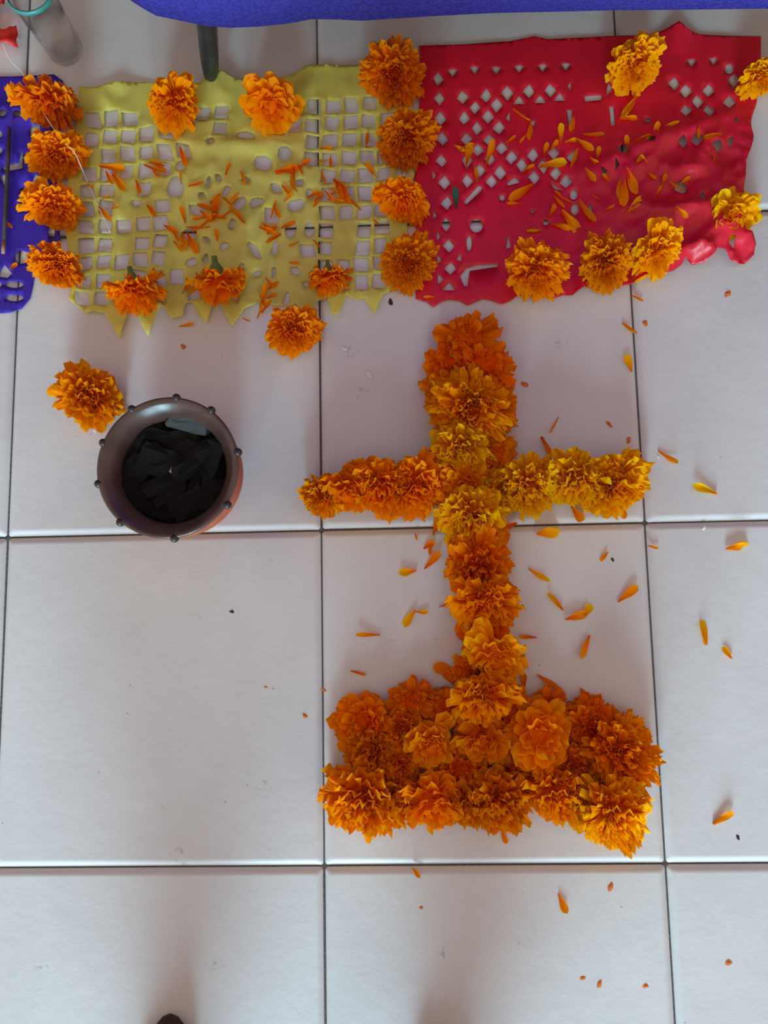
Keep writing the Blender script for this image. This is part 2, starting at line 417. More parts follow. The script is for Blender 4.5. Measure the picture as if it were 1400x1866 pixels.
tag(y_sheet, 'yellow cut-paper banner with square lattice holes and pointed fringe, scattered with petals', 'banner', 'cut paper banners on the floor')

# --- crimson
R_OUT = [(764, 86), (850, 83), (930, 77), (975, 68), (1000, 74), (1060, 71), (1120, 68), (1180, 66), (1210, 60), (1233, 50), (1252, 60), (1272, 65), (1330, 68), (1386, 68), (1386, 130), (1383, 165), (1376, 195), (1368, 215), (1362, 236), (1367, 256), (1362, 280), (1354, 300), (1351, 350), (1346, 400), (1349, 430),
         (1360, 440), (1367, 456), (1365, 474), (1354, 485), (1340, 487), (1326, 478), (1314, 462), (1300, 460), (1290, 476), (1276, 487), (1258, 488), (1242, 480), (1236, 490), (1222, 500), (1204, 506), (1190, 502), (1172, 508), (1158, 515), (1146, 524), (1110, 530), (1080, 532), (1064, 527), (1056, 532), (1042, 541), (1026, 540), (1010, 546), (985, 543), (950, 540), (940, 542), (930, 550), (914, 556), (898, 550),
         (880, 546), (866, 552), (852, 558), (838, 550), (818, 547), (804, 552), (789, 562), (778, 552), (758, 546), (757, 500), (760, 440), (756, 380), (754, 330), (764, 280), (762, 220), (768, 160)]
rr = random.Random(9); Rh = []
for (x, y) in [(799, 146), (801, 182), (803, 218), (807, 256), (805, 295), (843, 180), (847, 218), (850, 256), (851, 295), (866, 198), (886, 177), (889, 216), (870, 236), (905, 194), (909, 235), (871, 276), (892, 258), (892, 292), (914, 273), (932, 290), (912, 316), (895, 333), (874, 313), (852, 331), (810, 335), (815, 372), (813, 410), (819, 450), (821, 490), (925, 172), (964, 169), (1002, 166),
               (971, 285), (1009, 281), (951, 303), (973, 325), (1013, 318), (1031, 335), (990, 305), (1043, 290), (1250, 168), (1290, 167), (1270, 188), (1249, 205), (1289, 206), (1265, 262), (1240, 265), (1302, 273), (1328, 190), (1133, 280), (1152, 278), (1336, 150), (1228, 155)]:
    Rh.append([(a+rr.uniform(-1.4, 1.4), b+rr.uniform(-1.4, 1.4)) for a, b in dia(x, y, 11.0, 12.5)])
tri = lambda x, y, a=10, b=9: [(x-a, y-b*.5), (x+a, y-b*.5), (x, y+b)]
triu = lambda x, y, a=11, b=9: [(x-a, y+b*.6), (x+a, y+b*.6), (x, y-b)]
for (x, y) in [(825, 133), (865, 128), (904, 129), (946, 126), (989, 124), (1031, 122), (1260, 115), (1300, 112)]: Rh.append(tri(x, y))
for (x, y) in [(946, 186), (984, 184), (1020, 180), (1331, 172)]: Rh.append(triu(x, y))
Rh += [[(790, 150), (783, 158), (783, 172), (791, 163)], [(1034, 160), (1040, 150), (1040, 168)], [(1033, 202), (1042, 202), (1042, 232), (1036, 236)], [(966, 222), (975, 222), (975, 231), (967, 231)], [(922, 218), (929, 205), (929, 224)], [(1108, 152), (1116, 166), (1104, 176)], [(1065, 177), (1096, 175), (1096, 184), (1066, 187)], [(1110, 196), (1117, 196), (1120, 230), (1113, 232)],
       circ(1179, 224, 5), circ(868, 413, 12), circ(1237, 349, 11), circ(1272, 372, 4, 10), circ(855, 445, 5, 14), [(926, 430), (931, 452), (922, 454)], circ(915, 362, 5), circ(994, 407, 5), circ(970, 388, 3),
       [(845, 370), (872, 340), (880, 342), (876, 350), (850, 374)], [(924, 336), (938, 324), (948, 334), (926, 340)], [(838, 505), (850, 490), (868, 485), (905, 482), (908, 487), (856, 495), (852, 524), (845, 522)], [(1000, 330), (1018, 345), (1030, 352), (1010, 346)], circ(1045, 357, 7, 9), circ(1047, 384, 7, 11), [(1075, 372), (1080, 388), (1070, 390)],
       [(797, 422), (803, 433), (796, 440)], [(797, 465), (806, 475), (798, 482)], [(798, 500), (809, 510), (798, 521)], triu(818, 525, 12, 10), [(840, 463), (832, 474), (841, 478)], [(788, 312), (795, 322), (789, 328)], [(790, 386), (797, 394), (790, 401)], [(1175, 258), (1190, 262), (1182, 272), (1170, 268)], [(1336, 217), (1342, 232), (1333, 228)], [(1325, 258), (1332, 256), (1328, 275), (1320, 268)], [(1322, 439), (1331, 442), (1331, 460), (1320, 450)], [(1090, 310), (1103, 322), (1097, 330)], [(1115, 300), (1124, 312), (1117, 322)],
       [(1290, 110), (1297, 117), (1291, 118)], circ(1328, 128, 8, 9)]
R_HOLES = clean(R_OUT, Rh)
def h_red(x, y):
    k = min(1, max(0, (x-1000)/260.0))*min(1, max(0, (y-190)/110.0))
    h = 0.0018+0.0022*max(0, fbm(x, y, 95, 4))
    h += k*(0.030*ridge(x, y, 75, 5)*max(0, fbm(x, y, 130, 6)+0.35)+0.010*ridge(x, y, 34, 7))
    h += 0.007*math.exp(-((x-1060)/9.0)**2)*max(0, min(1, (y-380)/60.0))                     # lifted crease near the foot of the sheet
    h += 0.010*math.exp(-((y-(250-0.42*(x-1230)))/14.0)**2)*k
    h += 0.010*max(0, 1-(y-48)/55.0)*math.exp(-((x-1233)/30.0)**2)
    return h
r_sheet = sheet('cut_paper_banner', R_OUT, R_HOLES, h_red, M_red)
tag(r_sheet, 'crimson cut-paper banner with diamond lattice holes and scalloped edge, crumpled at right', 'banner', 'cut paper banners on the floor')

# --- violet
V_OUT = [(-170, 140), (0, 142), (60, 140), (100, 138), (116, 150), (120, 165), (108, 240), (106, 300), (108, 360), (112, 440), (98, 452), (66, 470), (62, 520), (57, 545), (42, 563), (20, 571), (-10, 573), (-35, 566), (-60, 573), (-90, 566), (-120, 573), (-170, 560)]
Vh = [[(55, 236), (72, 228), (76, 236), (58, 252)], [(6, 305), (36, 298), (40, 276), (46, 282), (44, 308), (24, 312), (10, 312)], [(2, 322), (12, 320), (16, 330), (8, 340)], [(36, 345), (58, 340), (66, 318), (76, 330), (78, 352), (58, 355)], circ(44, 377, 10, 8), circ(41, 470, 13, 13, 7), [(0, 500), (10, 484), (24, 500), (16, 508), (2, 506)], circ(28, 520, 16, 6), circ(28, 544, 16, 6), circ(-4, 520, 9, 6), circ(-6, 546, 7, 6),
      [(0, 236), (6, 246), (4, 252), (-4, 250)], circ(0, 276, 6), circ(8, 210, 8, 6), circ(36, 212, 7, 5), circ(-30, 300, 10), circ(-60, 380, 12), circ(-50, 470, 10), circ(-100, 300, 14), circ(-110, 440, 12), circ(-60, 220, 8), circ(96, 424, 6, 14)]
V_HOLES = clean(V_OUT, Vh)
def h_violet(x, y):
    return 0.0020+0.0022*max(0, fbm(x, y, 80, 11))+0.006*math.exp(-((y-205)/20.0)**2)*(0.6+0.4*math.sin(x/30.0))
v_sheet = sheet('cut_paper_banner', V_OUT, V_HOLES, h_violet, M_violet)
tag(v_sheet, 'violet cut-paper banner with rounded corner, cut by the left edge of the picture', 'banner', 'cut paper banners on the floor')

# ------------------------------------------------------------------ marigold heads
G = marigold
# around the banners
G(100, 200, 58, 'haze-tinted orange marigold on its side beside the violet banner, under the white thread', 'full', 'h', 100, -80, sq=1.1, group=GB)  # haze of the clear plastic over it is painted into its tint
G(110, 292, 50, 'orange marigold where the white thread ends, left of the yellow lattice', 'full', 'o', 58, -70, group=GB)
G(103, 385, 50, 'second marigold from the bottom of the column between violet and yellow banners', 'full', 'o', 62, -80, group=GB)
G(110, 493, 47, 'lowest marigold of the column between violet and yellow banners', 'fine', 'd', 66, -85, group=GB)
G(323, 205, 54, 'marigold on the top band of the yellow banner, left of two', 'full', 'o', 66, -75, group=GB)
G(497, 200, 54, 'marigold on the top band of the yellow banner, right of two', 'open', 'o', 35, -80, group=GB)
G(718, 140, 62, 'large shaggy marigold at the top corner between yellow and crimson banners', 'fine', 'd', 20, -80, group=GB)
G(742, 266, 54, 'dark reddish marigold in the column between yellow and crimson banners', 'fine', 'r', 62, -90, group=GB)
G(735, 373, 47, 'small marigold third down between yellow and crimson banners', 'full', 'o', 62, -90, group=GB)
G(745, 478, 53, 'lowest marigold between yellow and crimson banners', 'fine', 'd', 10, -90, group=GB)
G(253, 534, 54, 'marigold lying sideways on the yellow fringe with green stem upward, leftmost', 'full', 'o', 106, -80, sq=1.2, group=GB)
G(403, 520, 58, 'wide flat marigold lying sideways on the yellow fringe, green stem showing', 'open', 'd', 112, -85, sq=1.25, group=GB)
G(600, 507, 40, 'smallest marigold, on the yellow fringe with green stem pointing up', 'full', 'd', 110, -88, sq=1.2, group=GB)
G(537, 606, 52, 'marigold just below the yellow fringe on the bare tile', 'full', 'd', 30, -70, group=GB)
G(165, 726, 62, 'lone orange marigold on the tiles touching the clay incense burner', 'full', 'o', 22, -70)
G(1153, 131, 54, 'bright marigold on the top band of the crimson banner', 'full', 'y', 58, -80, group=GB)
G(1386, 145, 40, 'marigold at the top right, cut by the picture edge', 'full', 'y', 58, -80, group=GB)
G(1336, 391, 52, 'open loose-petalled marigold at the right edge of the crimson banner', 'open', 'y', 15, -60, group=GB)
G(975, 502, 60, 'large fine-petalled marigold at the foot of the crimson banner, leftmost of three', 'fine', 'o', 40, -90, group=GB)
G(1100, 488, 55, 'fine-petalled marigold at the foot of the crimson banner, middle of three', 'fine', 'd', 42, -90, group=GB)
G(1193, 464, 52, 'marigold at the foot of the crimson banner, rightmost of three', 'full', 'y', 45, -80, group=GB)
# head of the cross
G(850, 618, 56, 'loose reddish marigold at the very top of the cross', 'loose', 'r', 10, 90, group=GC)
G(826, 664, 50, 'reddish marigold second from the top of the cross, left side', 'open', 'r', 10, 90, group=GC)
G(885, 662, 52, 'reddish marigold near the top of the cross, right side', 'loose', 'r', 15, 90, z=.006, group=GC)
G(822, 722, 52, 'marigold on the left shoulder of the cross head', 'full', 'd', 20, 150, group=GC)
G(893, 742, 52, 'marigold on the right shoulder of the cross head', 'full', 'd', 20, 0, group=GC)
G(858, 745, 66, 'broad fine-petalled marigold in the middle of the cross head', 'fine', 'o', 12, -90, z=.016, group=GC)
G(838, 818, 52, 'golden ruffled marigold just above the crossing', 'full', 'y', 25, -70, z=.012, group=GC)
G(900, 830, 46, 'flat wide-petalled orange marigold right of the golden one above the crossing', 'open', 'd', 20, -20, z=.006, group=GC)
G(848, 886, 52, 'wide-petalled marigold with dark heart at the crossing', 'open', 'o', 10, -90, z=.010, group=GC)
# arms
G(585, 908, 36, 'small marigold with closed back at the left tip of the cross', 'full', 'o', 50, -140, group=GC)
G(636, 896, 50, 'marigold second from the left tip of the cross', 'open', 'd', 45, -95, group=GC)
G(694, 888, 56, 'marigold in the middle of the left arm of the cross', 'full', 'd', 30, -90, group=GC)
G(758, 886, 58, 'marigold of the left arm nearest the crossing', 'full', 'o', 22, -80, group=GC)
G(962, 888, 54, 'golden marigold of the right arm nearest the crossing', 'fine', 'y', 40, -90, group=GC)
G(915, 896, 44, 'golden marigold between the crossing and the right arm', 'full', 'y', 30, -90, group=GC)
G(1046, 876, 56, 'bright golden marigold in the middle of the right arm', 'full', 'y', 38, -90, group=GC)
G(1120, 882, 57, 'golden marigold at the right tip of the cross', 'full', 'y', 18, -60, group=GC)
# stem
G(856, 940, 56, 'golden marigold just below the crossing', 'full', 'y', 30, -100, z=.006, group=GC)
G(872, 985, 50, 'flat orange marigold in the upper stem of the cross', 'open', 'd', 20, 90, group=GC)
G(872, 1032, 64, 'wide marigold in the stem of the cross, third below the crossing', 'full', 'd', 15, -90, sq=.9, group=GC)
G(882, 1096, 58, 'pale golden marigold midway down the stem', 'full', 'o', 45, -75, group=GC)
G(880, 1148, 50, 'dark orange marigold midway down the stem', 'open', 'r', 15, 90, group=GC)
G(898, 1196, 60, 'yellow wide-petalled marigold low on the stem', 'open', 'y', 35, -85, z=.004, group=GC)
G(880, 1268, 56, 'marigold with pale centre where stem meets the base', 'full', 'o', 35, -90, z=.008, group=GC)
# base
G(664, 1318, 56, 'orange marigold at the upper left corner of the base', 'open', 'd', 15, 120, group=GC)
G(752, 1278, 46, 'torn reddish marigold on the upper edge of the base left of the stem', 'loose', 'r', 15, 90, group=GC)
G(806, 1290, 44, 'reddish marigold tucked beside the stem foot on the left', 'loose', 'r', 10, 90, group=GC)
G(676, 1366, 56, 'orange marigold midway down the left end of the base', 'full', 'd', 15, -160, group=GC)
G(785, 1356, 54, 'marigold with a golden heart in the middle of the left half of the base', 'open', 'o', 15, -60, z=.008, group=GC)
G(878, 1345, 58, 'marigold at the centre of the base below the stem', 'open', 'd', 10, -90, z=.008, group=GC)
G(985, 1340, 62, 'wide flat-petalled marigold with a golden heart right of the stem foot', 'open', 'o', 8, 60, z=.014, group=GC)
G(1000, 1290, 42, 'reddish marigold on the upper edge of the base right of the stem', 'loose', 'r', 15, 90, group=GC)
G(1085, 1330, 54, 'dark orange marigold on the upper right of the base', 'full', 'r', 15, 90, group=GC)
G(1132, 1372, 68, 'large marigold at the right end of the base', 'fine', 'o', 15, -30, z=.006, group=GC)
G(660, 1450, 70, 'large spreading marigold at the lower left corner of the base', 'full', 'o', 20, -100, group=GC)
G(788, 1456, 62, 'marigold second from left along the bottom row of the base', 'open', 'd', 22, -80, group=GC)
G(908, 1456, 60, 'marigold in the middle of the bottom row of the base', 'full', 'd', 18, -90, group=GC)
G(1012, 1440, 58, 'marigold with a pale ruffled centre in the bottom row of the base', 'full', 'o', 25, -95, group=GC)
G(1112, 1474, 68, 'bright golden marigold at the lower right corner of the base', 'fine', 'y', 32, -75, group=GC)
G(725, 1400, 46, 'dark orange marigold between the rows at the left of the base', 'full', 'd', 10, -90, group=GC)
G(840, 1405, 44, 'dark orange marigold between the rows at the middle of the base', 'open', 'r', 10, -90, group=GC)
G(950, 1395, 46, 'orange marigold between the rows right of the base centre', 'open', 'd', 10, -90, group=GC)
G(1048, 1400, 48, 'orange marigold between the rows near the right of the base', 'full', 'd', 10, -90, group=GC)

G(840, 870, 40, 'orange marigold tucked under the wide-petalled one at the crossing', 'full', 'd', 10, -90, group=GC)
G(1085, 885, 44, 'golden marigold wedged between the two outer ones of the right arm', 'full', 'y', 30, -90, group=GC)
G(720, 1450, 46, 'marigold wedged between the two left ones of the bottom row', 'full', 'd', 25, -90, group=GC)
G(850, 1462, 42, 'small marigold wedged left of the bottom row middle', 'full', 'd', 20, -90, group=GC)
G(735, 1330, 46, 'dark orange marigold below the torn one in the left half of the base', 'full', 'd', 10, 90, group=GC)
G(930, 1300, 44, 'dark orange marigold just right of the stem foot', 'open', 'd', 10, 90, group=GC)
G(1060, 1460, 46, 'golden marigold wedged before the lower right corner of the base', 'full', 'y', 25, -90, group=GC)
G(868, 1225, 42, 'orange marigold hidden low on the stem under the yellow one', 'full', 'd', 15, -90, group=GC)
G(860, 700, 48, 'dark orange marigold under the broad one in the cross head', 'open', 'r', 10, 90, group=GC)

# ------------------------------------------------------------------ loose petals on the tiles
for a in [
    (1134, 590, 1156, 612, 'slim curved petal on the tiles just below the crimson banner, beside the grout line', 'o', 1.0),
    (1151, 678, 1142, 648, 'short broad golden petal left of the grout line below the crimson banner', 'y', 1.5),
    (1200, 823, 1232, 848, 'folded orange petal on the tile right of the cross arm, upper of two', 'o', .9),
    (1304, 901, 1262, 882, 'broad golden petal on the tile right of the cross arm, lower of two', 'y', 1.2),
    (978, 973, 1014, 958, 'crumpled golden petal lying on the grout just below the right arm', 'y', 1.7),
    (1107, 1006, 1098, 1024, 'tiny orange petal on the tile below the right arm tip', 'o', 1.2),
    (964, 1036, 998, 1062, 'golden pointed petal right of the upper stem', 'y', 1.1),
    (1025, 1112, 996, 1085, 'narrow golden petal right of the stem, below the pointed one', 'y', .8),
    (1030, 1128, 1068, 1114, 'orange petal of a touching pair right of the stem', 'o', 1.0),
    (1066, 1122, 1072, 1100, 'round golden petal of a touching pair right of the stem', 'y', 1.8),
    (1126, 1096, 1160, 1068, 'golden petal alone left of the right grout line at stem height', 'o', 1.0),
    (1322, 999, 1359, 984, 'golden teardrop petal near the right edge just below the grout line', 'y', 1.2),
    (1073, 1158, 1054, 1196, 'broad upright amber petal right of the lower stem', 'o', 1.1),
    (1282, 1174, 1273, 1130, 'upright golden petal on the right tile, level with the lower stem', 'y', 1.0),
    (1332, 1200, 1314, 1180, 'small dark-tipped petal on the right tile, lowest of the pair', 'y', 1.2),
    (980, 1229, 1014, 1256, 'reddish petal just above the base right of the stem', 'r', .9),
    (978, 1162, 946, 1158, 'thin reddish petal touching the right side of the stem', 'r', .8),
    (1178, 994, 1200, 998, 'thin faded petal lying across the right grout line', 'd', .6),
    (1300, 1501, 1330, 1473, 'golden petal on the tile right of the base, near the lower grout', 'o', 1.0),
    (1018, 1628, 1032, 1662, 'brownish orange petal on the tile below the base', 'd', 1.1),
    (752, 1580, 766, 1598, 'small reddish petal just below the lower grout line', 'r', 1.0),
    (914, 1508, 924, 1536, 'amber petal sticking out below the bottom row of the base', 'd', .9),
    (640, 1222, 668, 1226, 'small faint petal on the tile above the left end of the base', 'r', .7),
    (692, 1157, 650, 1153, 'slim horizontal petal on the tile left of the lower stem', 'o', .7),
    (758, 1039, 728, 1046, 'short golden petal left of the upper stem', 'y', 1.3),
    (758, 1113, 739, 1144, 'golden petal pointing down left of the stem, larger of two', 'y', 1.1),
    (758, 1114, 780, 1117, 'small golden petal left of the stem, smaller of two', 'y', 1.3),
    (790, 975, 800, 940, 'reddish petal leaning on the crossing from the left below', 'r', 1.0),
    (772, 1000, 790, 985, 'small red petal left of the upper stem', 'r', 1.4),
    (774, 1036, 802, 1006, 'long reddish petal left of the upper stem', 'r', .9),
    (786, 985, 784, 1012, 'upright red petal left of the upper stem', 'r', .8),
    (756, 972, 762, 984, 'tiny red petal below the left arm', 'r', .8),
    (800, 1106, 830, 1098, 'thin red petal touching the left side of the stem', 'r', .6),
    (836, 1228, 790, 1212, 'big dark orange petal left of the lower stem', 'd', 1.5),
    (828, 1246, 806, 1222, 'red petal beside the stem foot on the left', 'r', 1.2),
    (956, 1252, 952, 1226, 'red petal beside the stem foot on the right', 'r', 1.2),
    (985, 798, 1004, 832, 'dark curled petal above the right arm', 'r', .6),
    (1136, 925, 1140, 945, 'small petal hanging below the right arm tip', 'o', 1.4),
    (1040, 925, 1064, 948, 'reddish petal under the middle of the right arm', 'r', 1.3),
    (940, 952, 905, 972, 'dark red petal beside the stem just below the right arm', 'r', 1.0),
    (328, 596, 354, 592, 'orange petal on the tile below the yellow fringe', 'o', .8),
    (442, 580, 456, 588, 'small red petal below the yellow fringe', 'r', 1.0),
    (1152, 540, 1172, 550, 'thin curled petal on the grout line below the crimson banner', 'd', .5),
    (1018, 760, 1000, 790, 'faint dark petal scrap above the right arm', 'r', .3),
]:
    loose(*a[:5], tint=a[5], wide=a[6])
# tiny petal crumbs on the tiles
CR = plain('petal_crumb', (0.62, 0.17, 0.04), 0.7, 0.3, 300, 0.1)
CD = plain('dry_crumb', (0.05, 0.035, 0.03), 0.7, 0.3, 300, 0.1)
CW = plain('wax_crumb', (0.75, 0.72, 0.70), 0.5, 0.1, 300, 0.3)
def crumb(px, py, r, mat, label, group=None):
    bm = bmesh.new(); bmesh.ops.create_icosphere(bm, subdivisions=1, radius=1.0); q = random.Random(px*13+py)
    for v in bm.verts: v.co *= q.uniform(.6, 1.2); v.co.z = abs(v.co.z)*.5
    me = bpy.data.meshes.new('crumb'); bm.to_mesh(me); bm.free()
    o = obj('crumb', me, mat); p = at(px, py, 0); s = r*mpp(px, py); o.location = (p.x, p.y, -0.0004); o.scale = (s*1.3, s*.8, s*.7); o.rotation_euler.z = q.uniform(0, 3)
    tag(o, label, 'crumb', group)
GP = 'petal crumbs on the tiles'
for px, py, r, lb in [(1176, 590, 7, 'red petal crumb right of the grout line below the crimson banner'), (1111, 773, 6, 'left of two red petal crumbs above the right arm'), (1146, 803, 6, 'right of two red petal crumbs above the right arm'), (1113, 1615, 8, 'orange crumb on the tile below the right half of the base'),
                      (1062, 1783, 5, 'leftmost of three crumbs in a row near the bottom right'), (1092, 1793, 7, 'middle of three crumbs in a row near the bottom right'), (1177, 1797, 6, 'rightmost of three crumbs in a row near the bottom right'), (1328, 1755, 6, 'pale orange crumb near the bottom right corner'),
                      (590, 1257, 5, 'red crumb in the grout line left of the base'), (555, 1304, 5, 'red crumb on the tile left of the base'), (956, 700, 7, 'red crumb right of the cross head'), (1326, 536, 7, 'tan crumb below the right corner of the crimson banner'), (335, 632, 6, 'red crumb on the tile below the yellow fringe'), (768, 1654, 4, 'faint crumb on the tile below the base'), (484, 1252, 3, 'tiny crumb on the large left tile')]:
    crumb(px, py, r, CR, lb, GP)
for px, py, r, lb in [(712, 551, 6, 'dark seed beside the corner of the yellow banner'), (423, 1115, 4, 'dark speck on the large left tile'), (1345, 1526, 5, 'dark speck right of the base near the grout'), (1117, 1020, 4, 'dark speck below the right arm')]:
    crumb(px, py, r, CD, lb)
for px, py, r, lb in [(673, 683, 8, 'white wax crumb left of the cross head'), (628, 635, 6, 'white wax speck near the left grout line'), (173, 783, 7, 'white chip between the lone marigold and the burner'), (1283, 962, 5, 'white chip under the right grout line'), (1200, 832, 5, 'white chip beside the folded petal'), (392, 955, 7, 'white chip at the foot of the burner')]:
    crumb(px, py, r, CW, lb)

# ------------------------------------------------------------------ loose petals on the banners
YP = [(328, 270, 345, 303), (344, 340, 373, 336), (331, 336, 330, 310), (413, 320, 418, 298), (440, 312, 452, 335), (390, 402, 398, 360), (396, 388, 360, 376), (368, 412, 398, 394), (446, 408, 418, 382), (418, 378, 436, 362), (342, 416, 386, 418), (398, 442, 393, 418), (338, 407, 332, 378), (300, 412, 324, 424), (334, 425, 342, 457), (344, 428, 364, 462), (318, 440, 336, 457),
      (474, 416, 506, 422), (494, 398, 506, 368), (498, 376, 512, 398), (514, 417, 537, 402), (512, 428, 488, 446), (545, 442, 526, 450), (528, 480, 546, 478), (504, 318, 546, 304), (546, 308, 564, 290), (528, 330, 541, 352), (536, 308, 539, 345), (514, 340, 532, 356), (518, 368, 534, 352), (562, 362, 582, 350), (584, 272, 606, 267), (578, 296, 602, 294), (603, 284, 604, 306),
      (586, 310, 592, 336), (608, 330, 636, 347), (610, 328, 630, 362), (634, 360, 656, 386), (598, 364, 628, 370), (668, 270, 668, 244), (684, 322, 668, 298), (692, 410, 678, 402), (571, 438, 582, 454), (184, 306, 230, 308), (206, 318, 231, 350), (194, 314, 208, 336), (183, 378, 204, 401), (188, 364, 204, 356), (250, 330, 259, 354), (264, 303, 302, 320), (300, 304, 272, 298), (269, 374, 287, 394), (160, 336, 172, 344), (205, 382, 218, 374), (475, 562, 490, 520), (488, 528, 508, 514), (470, 582, 482, 556), (486, 545, 504, 536), (334, 536, 346, 514), (600, 345, 618, 352), (622, 340, 640, 372), (585, 362, 570, 378), (412, 400, 384, 396), (408, 360, 424, 372), (376, 396, 352, 402), (384, 372, 404, 356), (402, 398, 424, 384), (366, 388, 392, 404), (352, 424, 374, 410), (316, 424, 332, 440), (348, 446, 330, 448), (480, 408, 498, 424), (488, 428, 506, 412), (592, 350, 612, 366), (604, 356, 624, 344), (616, 366, 640, 356), (520, 312, 536, 322), (552, 320, 540, 302), (278, 312, 292, 326), (286, 300, 306, 310), (478, 572, 494, 548), (474, 540, 486, 560), (484, 506, 498, 526), (436, 352, 420, 366), (574, 368, 590, 352)]
ORD = ['leftmost', 'second from left', 'third from left', 'fourth from left', 'fifth from left', 'sixth from left', 'seventh from left', 'eighth from left', 'ninth from left', 'tenth from left', 'eleventh from left', 'twelfth from left']
def petal_labels(P, banner, x0, x1, y0, y1):
    """name each scattered petal by the part of the banner it lies on and its place there"""
    cells = {}
    for k, (a, b_, c_, d_) in enumerate(P):
        x, y = (a+c_)/2, (b_+d_)/2
        col = ('far left', 'left', 'middle', 'right', 'far right')[max(0, min(4, int((x-x0)/(x1-x0)*5)))]
        row = ('upper', 'central', 'lower')[max(0, min(2, int((y-y0)/(y1-y0)*3)))]
        cells.setdefault((row, col), []).append((x, k))
    out = [''] * len(P)
    for (row, col), l in cells.items():
        for n_, (x, k) in enumerate(sorted(l)):
            out[k] = 'loose petal on the %s banner, %s %s part' % (banner, row, col)+(', '+ORD[n_]+' there' if len(l) > 1 else '')
    return out
YL = petal_labels(YP, 'yellow', 150, 700, 240, 590)
for k, (x0, y0, x1, y1) in enumerate(YP):
    loose(x0, y0, x1, y1, YL[k], 'rdo'[k % 3] if k % 5 else 'r', h_yellow((x0+x1)/2, (y0+y1)/2)+.0008, 'petals scattered on the yellow banner', 0.78)
RP = [(935, 200, 965, 226), (966, 224, 968, 256), (1022, 260, 1020, 228), (1045, 214, 1040, 242), (1050, 255, 1082, 274), (1064, 246, 1100, 252), (1087, 292, 1092, 268), (1157, 182, 1138, 220), (1130, 218, 1161, 217), (1143, 277, 1140, 248), (1190, 252, 1197, 224), (1158, 258, 1184, 244), (1204, 234, 1236, 228), (1274, 230, 1270, 254), (1312, 247, 1282, 256), (1130, 324, 1124, 368), (1136, 334, 1138, 378), (1141, 390, 1166, 360), (1138, 312, 1164, 352), (1154, 312, 1171, 284), (1066, 308, 1086, 332), (1078, 356, 1092, 366),
      (1024, 388, 1066, 424), (1009, 358, 1026, 382), (1018, 358, 1043, 373), (1054, 366, 1081, 408), (1006, 410, 1042, 413), (986, 421, 961, 426), (970, 340, 928, 368), (950, 373, 924, 369), (1039, 310, 1056, 274), (954, 314, 972, 300), (984, 306, 1032, 297), (991, 286, 996, 262), (1206, 340, 1213, 318), (1194, 358, 1207, 340), (1238, 336, 1257, 324), (1231, 380, 1254, 396), (1180, 316, 1196, 326), (840, 276, 862, 262), (850, 304, 856, 264), (886, 302, 900, 260), (828, 266, 848, 276), (793, 542, 772, 542), (870, 334, 862, 308), (1024, 360, 1010, 350), (1000, 395, 1010, 372), (1030, 262, 1052, 254), (1002, 276, 1016, 256), (922, 262, 940, 250), (960, 246, 946, 262), (1110, 332, 1098, 318), (1180, 298, 1168, 284), (1260, 300, 1278, 306), (1300, 285, 1296, 312), (1220, 332, 1244, 352), (1102, 384, 1118, 372), (1075, 290, 1092, 300)]
RL = petal_labels(RP, 'crimson', 770, 1350, 180, 550)
for k, (x0, y0, x1, y1) in enumerate(RP):
    loose(x0, y0, x1, y1, RL[k], 'ooyod'[k % 5], h_red((x0+x1)/2, (y0+y1)/2)+.0008, 'petals scattered on the crimson banner', 0.85)
for x0, y0, x1, y1, lb in [(12, 404, 22, 418, 'small red petal beside the stick on the violet banner'), (20, 492, 28, 478, 'small red petal between two holes of the violet banner')]:
    loose(x0, y0, x1, y1, lb, 'r', .005, 'petals on the violet banner', 1.4)
loose(991, 478, 990, 448, 'upright yellow petal stuck in the large marigold at the foot of the crimson banner', 'y', .05, None, .9)
# green leaf sliver
lf = tag(obj('leaf_sliver', mesh('leaf_sliver', *petal_geo(1, .3, prng, nu=6, nv=4, curl=.1, cup=.4, ruff=0)[:2]), plain('leaf_green', (0.04, 0.12, 0.06), .5, .2, 80)), 'small dark green leaf sliver on the left of the crimson banner', 'leaf')
a, c = at(832, 382, .005), at(829, 342, .005); lf.location = a; lf.rotation_euler.z = math.atan2(c.y-a.y, c.x-a.x); lf.scale = ((c-a).length,)*3

# ------------------------------------------------------------------ clay incense burner
M_clay = plain('terracotta', (0.42, 0.10, 0.045), 0.55, 0.2, 40, 0.4)
M_soot = plain('sooty_glaze', (0.085, 0.048, 0.042), 0.30, 0.45, 22, 0.6, .1)
M_knob = plain('black_knob', (0.03, 0.024, 0.024), 0.35, 0.3, 90, 0.5)
pc = at(305, 851, 0.100)
S = 0.00070
pot = empty('incense_burner', (pc.x, pc.y, 0))
tag(pot, 'round terracotta incense burner with sooty knobbed rim full of charcoal', 'incense burner')
obj('body', mesh('body', *lathe([(.001, .0), (.052, .0), (.055, .004), (.052, .012), (.066, .026), (.0745, .044), (.0765, .058), (.0735, .074), (.0690, .084), (.0640, .082), (.0680, .060), (.064, .036), (.045, .022), (.001, .020)], 72)), M_clay, pot)
obj('rim', mesh('rim', *lathe([(.0695, .079), (.0735, .083), (.0785, .090), (.0815, .0965), (.0812, .1000), (.0785, .1010), (.0735, .0970), (.0665, .0890), (.0625, .0800), (.0618, .0720), (.0640, .0640), (.0665, .062)], 96)), M_soot, pot)
kv, kf = lathe([(.0005, .0062), (.0030, .0056), (.0046, .0030), (.0050, 0), (.0044, -.003), (.0030, -.0055), (.0005, -.0065)], 14)
KM = mesh('knob', kv, kf); KM.materials.append(M_knob)
